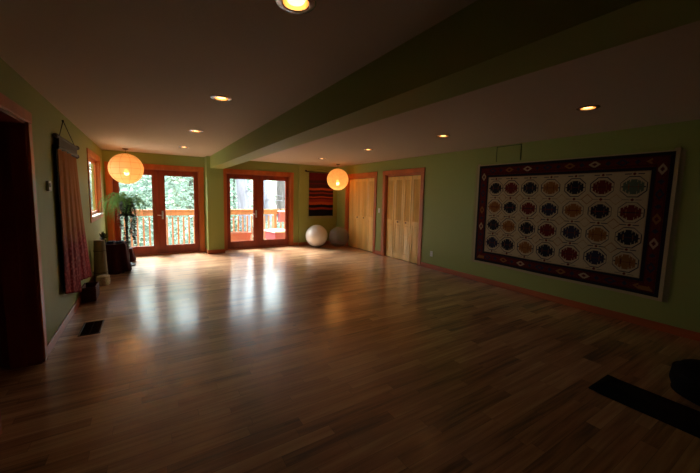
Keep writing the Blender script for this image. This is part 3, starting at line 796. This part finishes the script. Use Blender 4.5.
def chest():
    x0, x1, y0, y1, h = -.80, -.40, 6.95, 7.34, .54
    o = thing('draped_chest', (-.56, 7.18, 0), 'low chest under a dark maroon cloth beneath the fern', 'chest')
    b = MB(); b.bbox(x0+.02, x1-.02, y0+.02, y1-.02, .05, h-.01, .008)
    for sx in (x0+.05, x1-.05):
        for sy in (y0+.05, y1-.05): b.box(sx-.02, sx+.02, sy-.02, sy+.02, 0, .05)
    b.build('body', M['dark'], o)
    # cloth skirt with flared folds
    n = 160; per = []
    def pt(s):
        L = [(x0, y0), (x1, y0), (x1, y1), (x0, y1)]; k = int(s*4) % 4; f = s*4-int(s*4); a, c = L[k], L[(k+1) % 4]
        return a[0]+(c[0]-a[0])*f, a[1]+(c[1]-a[1])*f
    vs = []; fs = []; cx, cy = (x0+x1)/2, (y0+y1)/2; lv = [(h, -.03), (h, 0), (h-.02, .008), (.35, .015), (.18, .03), (.02, .055)]
    for z, out in lv:
        for i in range(n):
            px, py = pt(i/n); d = Vector((px-cx, py-cy)); d.normalize()
            rip = (.5+.5*math.sin(i*.55))*.03*(h-z)/h
            px2 = px+d.x*(out+rip); py2 = py+d.y*(out+rip)
            vs.append((max(px2, XL+.022), py2, z+.004+(.02*math.sin(i*.21) if z < .1 else 0)))
    for k in range(len(lv)-1):
        for i in range(n): fs.append((k*n+i, k*n+(i+1) % n, (k+1)*n+(i+1) % n, (k+1)*n+i))
    fs.append(tuple(range(n)))
    MB().add(vs, fs).build('maroon_cloth', M['maroon'], o, True)
chest()
def low_stool():
    x0, x1, y0, y1, h = -.60, -.34, 7.92, 8.16, .30
    o = thing('draped_stool', (-.47, 7.98, 0), 'low stool under a maroon cloth behind the draped chest', 'stool')
    s = MB().bbox(x0+.01, x1-.01, y0+.01, y1-.01, h-.04, h-.005, .005); s.build('seat', M['dark'], o)
    for sx in (x0+.04, x1-.04):
        for sy in (y0+.04, y1-.04): MB().bbox(sx-.015, sx+.015, sy-.015, sy+.015, 0, h-.04, .003).build('leg', M['dark'], o)
    n = 96; vs = []; fs = []; cx, cy = (x0+x1)/2, (y0+y1)/2
    lv = [(h, -.02), (h, .0), (.16, .02), (.03, .05)]
    for z, out in lv:
        for i in range(n):
            L = [(x0, y0), (x1, y0), (x1, y1), (x0, y1)]; s_ = i/n*4; k = int(s_) % 4; f = s_-int(s_); a, c = L[k], L[(k+1) % 4]
            px, py = a[0]+(c[0]-a[0])*f, a[1]+(c[1]-a[1])*f; d = Vector((px-cx, py-cy)).normalized(); rip = (.5+.5*math.sin(i*.7))*.025*(h-z)/h
            vs.append((px+d.x*(out+rip), py+d.y*(out+rip), z+.002))
    for k in range(len(lv)-1):
        for i in range(n): fs.append((k*n+i, k*n+(i+1) % n, (k+1)*n+(i+1) % n, (k+1)*n+i))
    fs.append(tuple(range(n))); MB().add(vs, fs).build('maroon_cloth', M['maroon'], o, True)
low_stool()
def bowl():
    x, y, z = -.485, 7.05, .5445
    o = MB().lathe([(.035, 0), (.04, .004), (.075, .030), (.082, .045), (.077, .045), (.068, .030), (.03, .012), (1e-7, .010)], (x, y, z), 28).build('blue_bowl', M['bluebowl'], None, True, origin=(x, y, z))
    tag(o, 'small blue glazed bowl on the front corner of the draped chest', 'bowl')
bowl()
def folded():
    x, y, z = -.60, 7.17, .5445
    o = thing('folded_cloth', (x, y, z), 'folded navy cloth lying on the draped chest', 'cloth')
    for k in range(3):
        MB().bbox(x-.085+.004*k, x+.02, y-.08, y+.08+.003*k, z+.012*k, z+.0118+.012*k, .004).build('fold', M['navy'], o)
folded()
def small_plant():
    x, y, z = -.735, 7.06, .5445
    o = thing('potted_plant', (x, y, z), 'small dark leafy plant in pot on chest beside the wall', 'potted plant')
    MB().lathe([(.035, 0), (.05, .07), (.054, .07), (.054, .085), (.046, .085), (.04, .075), (1e-7, .074)], (x, y, z), 20).build('pot', M['pot'], o, True)
    lf = MB(); rnd = random.Random(4)
    for i in range(46):
        a = rnd.uniform(0, 2*PI); e = rnd.uniform(.3, 1.4); l = rnd.uniform(.05, .14)
        d = Vector((math.cos(a)*math.cos(e)*.55, math.sin(a)*math.cos(e)*.9, math.sin(e))); p = Vector((x, y, z+.075))+d*rnd.uniform(.0, .06)
        s = d.cross(Vector((0, 0, 1))).normalized()*.018; q = p+d*l
        if q.x < XL+.03: continue
        m_ = (p+q)/2+Vector((0, 0, .01)); lf.add([p, m_-s, q, m_+s], [(0, 1, 2), (0, 2, 3)])
    lf.build('foliage', M['vine'], o)
small_plant()

def plant_stand():
    x, y = -.40, 7.66
    o = thing('plant_stand', (x, y, 0), 'tall dark wooden pedestal stand holding up the fern', 'plant stand')
    MB().lathe([(.13, 0), (.13, .02), (.09, .035), (.03, .07)], (x, y, 0), 24).build('base', M['dark'], o, True)
    MB().lathe([(.026, .07), (.032, .20), (.022, .30), (.022, .87), (.034, .96), (.026, 1.02)], (x, y, 0), 20).build('column', M['dark'], o, True)
    MB().lathe([(.12, 1.02), (.13, 1.025), (.13, 1.045), (.12, 1.05)], (x, y, 0), 28).build('top', M['dark'], o, True)
plant_stand()
def fern():
    x, y, z = -.40, 7.66, 1.05
    o = thing('potted_fern', (x, y, z), 'large feathery green fern with trailing vines on tall stand by doors', 'potted plant')
    MB().lathe([(.075, 0), (.10, .10), (.122, .24), (.130, .24), (.130, .27), (.115, .27), (.11, .25), (1e-7, .25)], (x, y, z), 28).build('pot', M['pot'], o, True)
    rnd = random.Random(11); mb = MB(); top = Vector((x, y, z+.27))
    for k in range(135):
        a = rnd.uniform(0, 2*PI); reach = rnd.uniform(.10, .47); rise = rnd.uniform(-.02, .20); drop = rnd.uniform(.0, .46)*(.5 if abs(a-1.5*PI) < .7 else 1)
        d = Vector((math.cos(a), math.sin(a), 0))
        if d.x < 0: reach = min(reach, (top.x-XL-.06)/max(abs(d.x), .01))
        side = Vector((-d.y, d.x, 0)); org = top+d*rnd.uniform(0, .08); pts = []
        for i in range(17):
            t_ = i/16; pts.append(org+d*(reach*(1-(1-t_)**1.6))+Vector((0, 0, rise*math.sin(PI*min(t_*1.05, 1))-drop*t_**2.3))+side*.05*math.sin(t_*3+k))
        mb.tube([p for p in pts], .0016, 4, False)
        for i in range(1, 17):
            p = pts[i]; w = .040*math.sin(PI*(i+1)/18)+.006; f = (pts[i]-pts[i-1]).normalized()
            for sg in (-1, 1):
                tip = p+side*sg*w*rnd.uniform(.7, 1.2)+f*.012+Vector((0, 0, rnd.uniform(-.02, .008))); mb.add([p-f*.005, tip, p+f*.006], [(0, 1, 2)])
    mb.build('fern_fronds', M['fern'], o)
    for k, (a, l) in enumerate(((-1.9, .85), (-1.4, .95), (-1.0, .7), (-.4, .9), (.1, .75), (-2.3, .6), (.5, 1.0), (-.7, .55), (-1.2, .98), (-1.6, .9), (-.2, .97), (.9, .8))):
        d = Vector((math.cos(a), math.sin(a), 0)); pts = []; n = 26
        for i in range(n):
            t_ = i/(n-1); pts.append(top+d*(.145*min(1, t_*6))+Vector((.015*math.sin(t_*9+k), .015*math.cos(t_*7+k), (.02 if t_ < .1 else 0)-l*max(0, t_-.08))))
        v = MB().tube(pts, .002, 4, False)
        for i in range(2, n):
            for _ in range(3):
                aa = rnd.uniform(0, 2*PI); dd = Vector((math.cos(aa), math.sin(aa), -.5)); s = Vector((-dd.y, dd.x, 0))*.022; p = pts[i]
                v.add([p, p+dd*.018-s, p+dd*.055, p+dd*.018+s], [(0, 1, 2, 3)])
        v.build('trailing_vine', M['vine'], o)
fern()

# ------------------------------------------------------------------ exercise balls
def ball(x, y, r, m, label):
    o = thing('exercise_ball', (x, y, 0), label, 'exercise ball', 'exercise balls by the far wall')
    prof = []; n = 72
    for i in range(n+1):
        a = PI*i/n; rr = r*(1+(.0022*math.cos(i*PI) if 10 < i < 62 else 0)); prof.append((max(rr*math.sin(a), 1e-7), -rr*math.cos(a)))
    prof[0] = (1e-7, -r)
    MB().lathe(prof, (x, y, r), 64).build('ball_skin', m, o, True)
    MB().tube([(x-r*.62, y-r*.76, r*1.0), (x-r*.66, y-r*.80, r*1.0)], .012, 10).build('valve_plug', M['white'] if m is not M['smoky'] else M['vent'], o)
ball(4.19, 8.21, .325, M['silver'], 'pearly silver exercise ball on floor below striped tapestry')
ball(4.775, 7.92, .300, M['smoky'], 'smoky translucent exercise ball in the corner beside first closet')

# ------------------------------------------------------------------ dark things at near right
def yoga_mat():
    x0, x1, y0, y1 = 2.97, 3.34, -.45, 1.0
    n = 40; vs = []; fs = []
    for i in range(n+1):
        y = y1-(y1-y0)*i/n; z = .006+(.004 if i < 2 else 0)
        vs += [(x0, y, z), (x1, y, z)]
    for i in range(n): fs.append((2*i, 2*i+1, 2*i+3, 2*i+2))
    o = MB().add(vs, fs).build('yoga_mat', M['black'], None, True, origin=(3.155, .3, 0))
    so = o.modifiers.new('thickness', 'SOLIDIFY'); so.thickness = .010; so.offset = 0
    tag(o, 'narrow black mat lying flat on floor at lower right', 'exercise mat')
yoga_mat()
def bolster():
    x, y = 3.595, .44
    o = thing('meditation_cushion', (x, y, 0), 'black round floor cushion standing beyond the black mat at right edge', 'cushion')
    prof = [(1e-7, 0), (.16, .004), (.22, .04), (.245, .12), (.235, .20), (.19, .25), (.10, .27), (1e-7, .262)]
    b = MB().lathe(prof, (x, y, 0), 40).build('cushion_body', M['black'], o, True)
    p = MB()
    for z, r in ((.045, .226), (.208, .232)): p.tube([(x+r*math.cos(2*PI*i/40), y+r*math.sin(2*PI*i/40), z) for i in range(41)], .005, 6, False)
    p.build('piping', M['black'], o, True)
bolster()

# ------------------------------------------------------------------ deck, railing and woods outside
ZD = -.13
def deck():
    mb = MB(); n = 14
    for i in range(n):
        y = YE+.2+(10.12-YE-.2)*i/n; mb.box(-3.5, 7.0, y, y+(10.12-YE-.2)/n-.006, ZD-.04, ZD)
    struct(mb.build('deck_floor', M['deckfloor']))
    b = MB()
    for x in (-3.4, -1, 1.4, 3.8, 6.9): b.box(x-.07, x+.07, 9.85, 9.99, -2.2, ZD-.04)
    b.box(-3.5, 7.0, 10.06, 10.10, ZD-.25, ZD-.04); struct(b.build('deck_frame', M['deckwood']))
deck()
def railing():
    yr = 10.0; o = thing('deck_railing', (1.5, yr, ZD), 'reddish cedar railing with square balusters round the deck outside', 'railing')
    r = MB(); r.bbox(-3.4, 6.9, yr-.075, yr+.075, .985, 1.03, .005); r.bbox(-3.4, 6.9, yr-.06, yr-.022, .865, .984, .004)
    r.build('top_rail', M['deckwood'], o)
    r = MB(); r.bbox(-3.4, 6.9, yr-.06, yr-.022, -.10, -.02, .004); r.build('bottom_rail', M['deckwood'], o)
    for x in (-3.0, -1.15, 1.55, 3.56, 6.8):
        MB().bbox(x-.048, x+.048, yr-.020, yr+.074, ZD, .984, .006).build('post', M['deckwood'], o)
    me = None; x = -2.9
    while x < 6.7:
        if all(abs(x-p) > .09 for p in (-1.15, 1.55, 3.56)):
            if me is None:
                b = MB().bbox(-.02, .02, -.02, .02, 0, .90, .003).build('baluster', M['deckwood']); me = b
                del b['_w']
            else: b = me.copy(); C.objects.link(b)
            b.parent = o; b.location = (x-1.5, -.082, .055)
        x += .138
railing()
def planter():
    x0, x1, y0, y1 = 1.78, 2.54, 9.20, 9.50; z0, h = ZD, .52
    o = thing('terracotta_planter', ((x0+x1)/2, (y0+y1)/2, z0), 'long terracotta planter box on the deck behind right doors', 'planter')
    b = MB(); q = .03
    def ring(z, o_): return [(x0+o_, y0+o_, z), (x1-o_, y0+o_, z), (x1-o_, y1-o_, z), (x0+o_, y1-o_, z)]
    vs = ring(z0, .035)+ring(z0+h-.05, .008)+ring(z0+h-.05, -.008)+ring(z0+h, -.012)+ring(z0+h, .012)+ring(z0+h-.04, .02)
    fs = [(3, 2, 1, 0)]
    for k in range(5):
        for i in range(4): fs.append((k*4+i, k*4+(i+1) % 4, (k+1)*4+(i+1) % 4, (k+1)*4+i))
    b.add(vs, fs).build('box', M['terra'], o)
    MB().box(x0+.018, x1-.018, y0+.018, y1-.018, z0+h-.06, z0+h-.038).build('soil', M['soil'], o)
planter()
def red_bench():
    c = Vector((3.44, 9.48, ZD)); R = Matrix.Rotation(math.radians(10), 3, 'Z')
    o = thing('red_bench', tuple(c), 'low red box bench with lit top painted white on the deck outside', 'bench')
    b = MB().rbox(c+Vector((0, 0, .36)), (.50, .62, .24), R); b.build('body', M['redpaint'], o)
    MB().rbox(c+Vector((0, 0, .505)), (.56, .68, .05), R).build('top', M['white_and_lit'], o)  # coloured white to show light falling on the bench top
    for sx in (-1, 1):
        for sy in (-1, 1): MB().rbox(c+R@Vector((sx*.21, sy*.27, 0))+Vector((0, 0, .12)), (.05, .05, .24), R).build('leg', M['redpaint'], o)
red_bench()
def rail_planter():
    x0, x1, y0, y1 = 3.62, 4.35, 9.72, 9.91
    o = thing('railing_planter', (3.98, 9.80, .70), 'red planter box hung on the deck railing above red bench', 'planter')
    b = MB(); b.bbox(x0, x1, y0, y1, .62, .95, .006); b.build('box', M['redpaint'], o)
    MB().bbox(x0-.02, x1+.02, y0-.02, y1+.02, .95, .98, .004).build('lid', M['white_and_lit'], o)  # white slab painted as the lit top of the red box
    for x in (x0+.1, x1-.1):
        h = MB(); h.box(x-.012, x+.012, 9.905, 9.925, .80, 1.038); h.box(x-.012, x+.012, 9.905, 10.08, 1.031, 1.038)
        h.build('bracket', M['vent'], o)
rail_planter()
def jar():
    x, y, z = 3.56, 10.02, 1.0305
    o = thing('white_jar', (x, y, z), 'small white jar standing on the deck railing post', 'jar')
    MB().lathe([(.045, 0), (.055, .02), (.055, .09), (.035, .115), (.03, .12)], (x, y, z), 20).build('body', M['white_and_lit'], o, True)
    MB().lathe([(.036, .12), (.036, .145), (1e-7, .15)], (x, y, z), 20).build('lid', M['white_and_lit'], o, True)
jar()

def gz(x, y): return -2.2-.02*max(0, y-10)
gm = MB(); n = 24
gv = []; gf = []
for j in range(n+1):
    for i in range(n+1):
        X_ = -45+90*i/n; Y_ = 9+60*j/n; hill = .18*max(0, Y_-26)
        gv.append((X_, Y_, -2.2+hill*.9+.25*math.sin(X_*.6)*math.cos(Y_*.5)))
for j in range(n):
    for i in range(n): gf.append((j*(n+1)+i, j*(n+1)+i+1, (j+1)*(n+1)+i+1, (j+1)*(n+1)+i))
struct(gm.add(gv, gf).build('ground', M['ground'], None, True))

def tree(x, y, r, lean, h, zc0, cr, nl, leaf, bark, label, seed, size=.16, kind='conifer_tree'):
    rnd = random.Random(seed); z0 = -2.5
    if y > 26: z0 = -2.5+.16*(y-26)
    o = thing(kind, (x, y, z0), label, 'tree', 'trees beyond the deck')
    tk = MB(); pts = [(x+lean[0]*t_*h+.1*math.sin(t_*7+seed)*r*3, y+lean[1]*t_*h, z0+h*t_) for t_ in [i/10 for i in range(11)]]
    tk.tube(pts, [r*(1.25-.85*i/10) for i in range(11)], 12)
    for k in range(26):
        t_ = rnd.uniform(.15, .97); a = rnd.uniform(0, 2*PI); b0 = Vector((x+lean[0]*t_*h, y+lean[1]*t_*h, z0+h*t_)); l = cr*rnd.uniform(.5, 1)*(1.1-.7*t_)
        b1 = b0+Vector((math.cos(a)*l, math.sin(a)*l, rnd.uniform(-.25, .35)*l)); tk.tube([b0, (b0+b1)/2+Vector((0, 0, .1)), b1], [r*.16, r*.09, r*.03], 5, False)
    tk.build('trunk', bark, o, True)
    lf = MB()
    for k in range(nl):
        z = zc0+(z0+h*1.03-zc0)*rnd.random()**1.15; t_ = (z-z0)/h; rad = cr*max(.15, 1.15-t_)*rnd.random()**.55; a = rnd.uniform(0, 2*PI)
        p = Vector((x+lean[0]*t_*h+rad*math.cos(a), y+lean[1]*t_*h+rad*math.sin(a), z))
        u = Vector((rnd.gauss(0, 1), rnd.gauss(0, 1), rnd.gauss(0, .6))).normalized(); w = u.cross(Vector((rnd.gauss(0, 1), rnd.gauss(0, 1), rnd.gauss(0, 1)))).normalized()
        s = size*rnd.uniform(.5, 1.3); lf.add([p-u*s, p+w*s*.45, p+u*s, p-w*s*.45], [(0, 1, 2, 3)])
    lf.build('foliage', leaf, o)
tree(4.15, 16, .27, (-.045, 0), 16, 5.0, 3.0, 900, M['leafA'], M['bark'], 'thick grey trunk leaning left, seen through left pane of right doors', 1)
tree(6.0, 16.5, .22, (-.17, 0), 15, 5.0, 2.6, 900, M['leafA'], M['bark'], 'slanting grey trunk seen through right pane of right doors', 2)
tree(7.55, 20, .30, (.01, 0), 17, 5.0, 3.2, 1000, M['leafB'], M['barkdark'], 'upright brown trunk rising behind the white jar', 3)
sp = [(-3.6, 17, M['leafB'], 'leafy tree farthest left beyond the deck railing'),
      (-1.3, 19, M['leafA'], 'pale leafy tree behind the fern and left lantern'),
      (.5, 17, M['leafA'], 'pale twiggy tree behind middle of left doors'),
      (2.0, 20, M['leafC'], 'olive twiggy tree seen in right pane of left doors'),
      (3.3, 24, M['leafB'], 'blue green tree left of the thick grey trunk'),
      (5.6, 25, M['leafA'], 'pale green tree between the two grey trunks'),
      (9.8, 23, M['leafB'], 'blue green tree right of the upright brown trunk'),
      (-6.5, 24, M['leafC'], 'olive tree beyond the window side of the deck'),
      (12.5, 27, M['leafA'], 'distant pale tree at far right of the woods')]
for i, (x, y, lf, lb) in enumerate(sp):
    tree(x, y, .11, (.01, 0), 7.6, -1.6, 2.5, 3300, lf, M['barkdark'], lb, 20+i, .15, 'leafy_tree')
tree(-6.0, 8.2, .14, (0, 0), 9, -1.5, 2.6, 3000, M['leafA'], M['barkdark'], 'pale tree outside the left window', 60, .15, 'leafy_tree')
for i, (x, y, lb) in enumerate(((-1.2, 12.6, 'low green shrub below railing at left doors left pane'), (.8, 13.0, 'low green shrub below railing at left doors right pane'), (3.0, 13.2, 'low green shrub below railing behind terracotta planter'), (5.0, 13.6, 'low green shrub below railing behind red bench'))):
    rnd = random.Random(80+i); o = thing('leafy_shrub', (x, y, -2.45), lb, 'shrub', 'shrubs below the deck railing')
    st = MB(); lf = MB()
    for k in range(14):
        a = rnd.uniform(0, 2*PI); st.tube([(x, y, -2.45), (x+.5*math.cos(a), y+.4*math.sin(a), -1.3), (x+.85*math.cos(a), y+.7*math.sin(a), rnd.uniform(-.6, .5))], [.03, .02, .006], 5, False)
    st.build('stems', M['barkdark'], o)
    for k in range(2200):
        a = rnd.uniform(0, 2*PI); rr = .98*rnd.random()**.5; z = -2.2+2.7*rnd.random()*(1.05-.35*(rr/.98)**2)
        p = Vector((x+rr*math.cos(a), y+.8*rr*math.sin(a), z)); u = Vector((rnd.gauss(0, 1), rnd.gauss(0, 1), rnd.gauss(0, 1))).normalized(); w = u.cross(Vector((.3, .5, .8))).normalized(); s = .085*rnd.uniform(.5, 1.3)
        lf.add([p-u*s, p+w*s*.5, p+u*s, p-w*s*.5], [(0, 1, 2, 3)])
    lf.build('foliage', M['leafA'] if i % 2 else M['leafC'], o)

for o in bpy.data.objects:
    if '_w' in o: del o['_w']
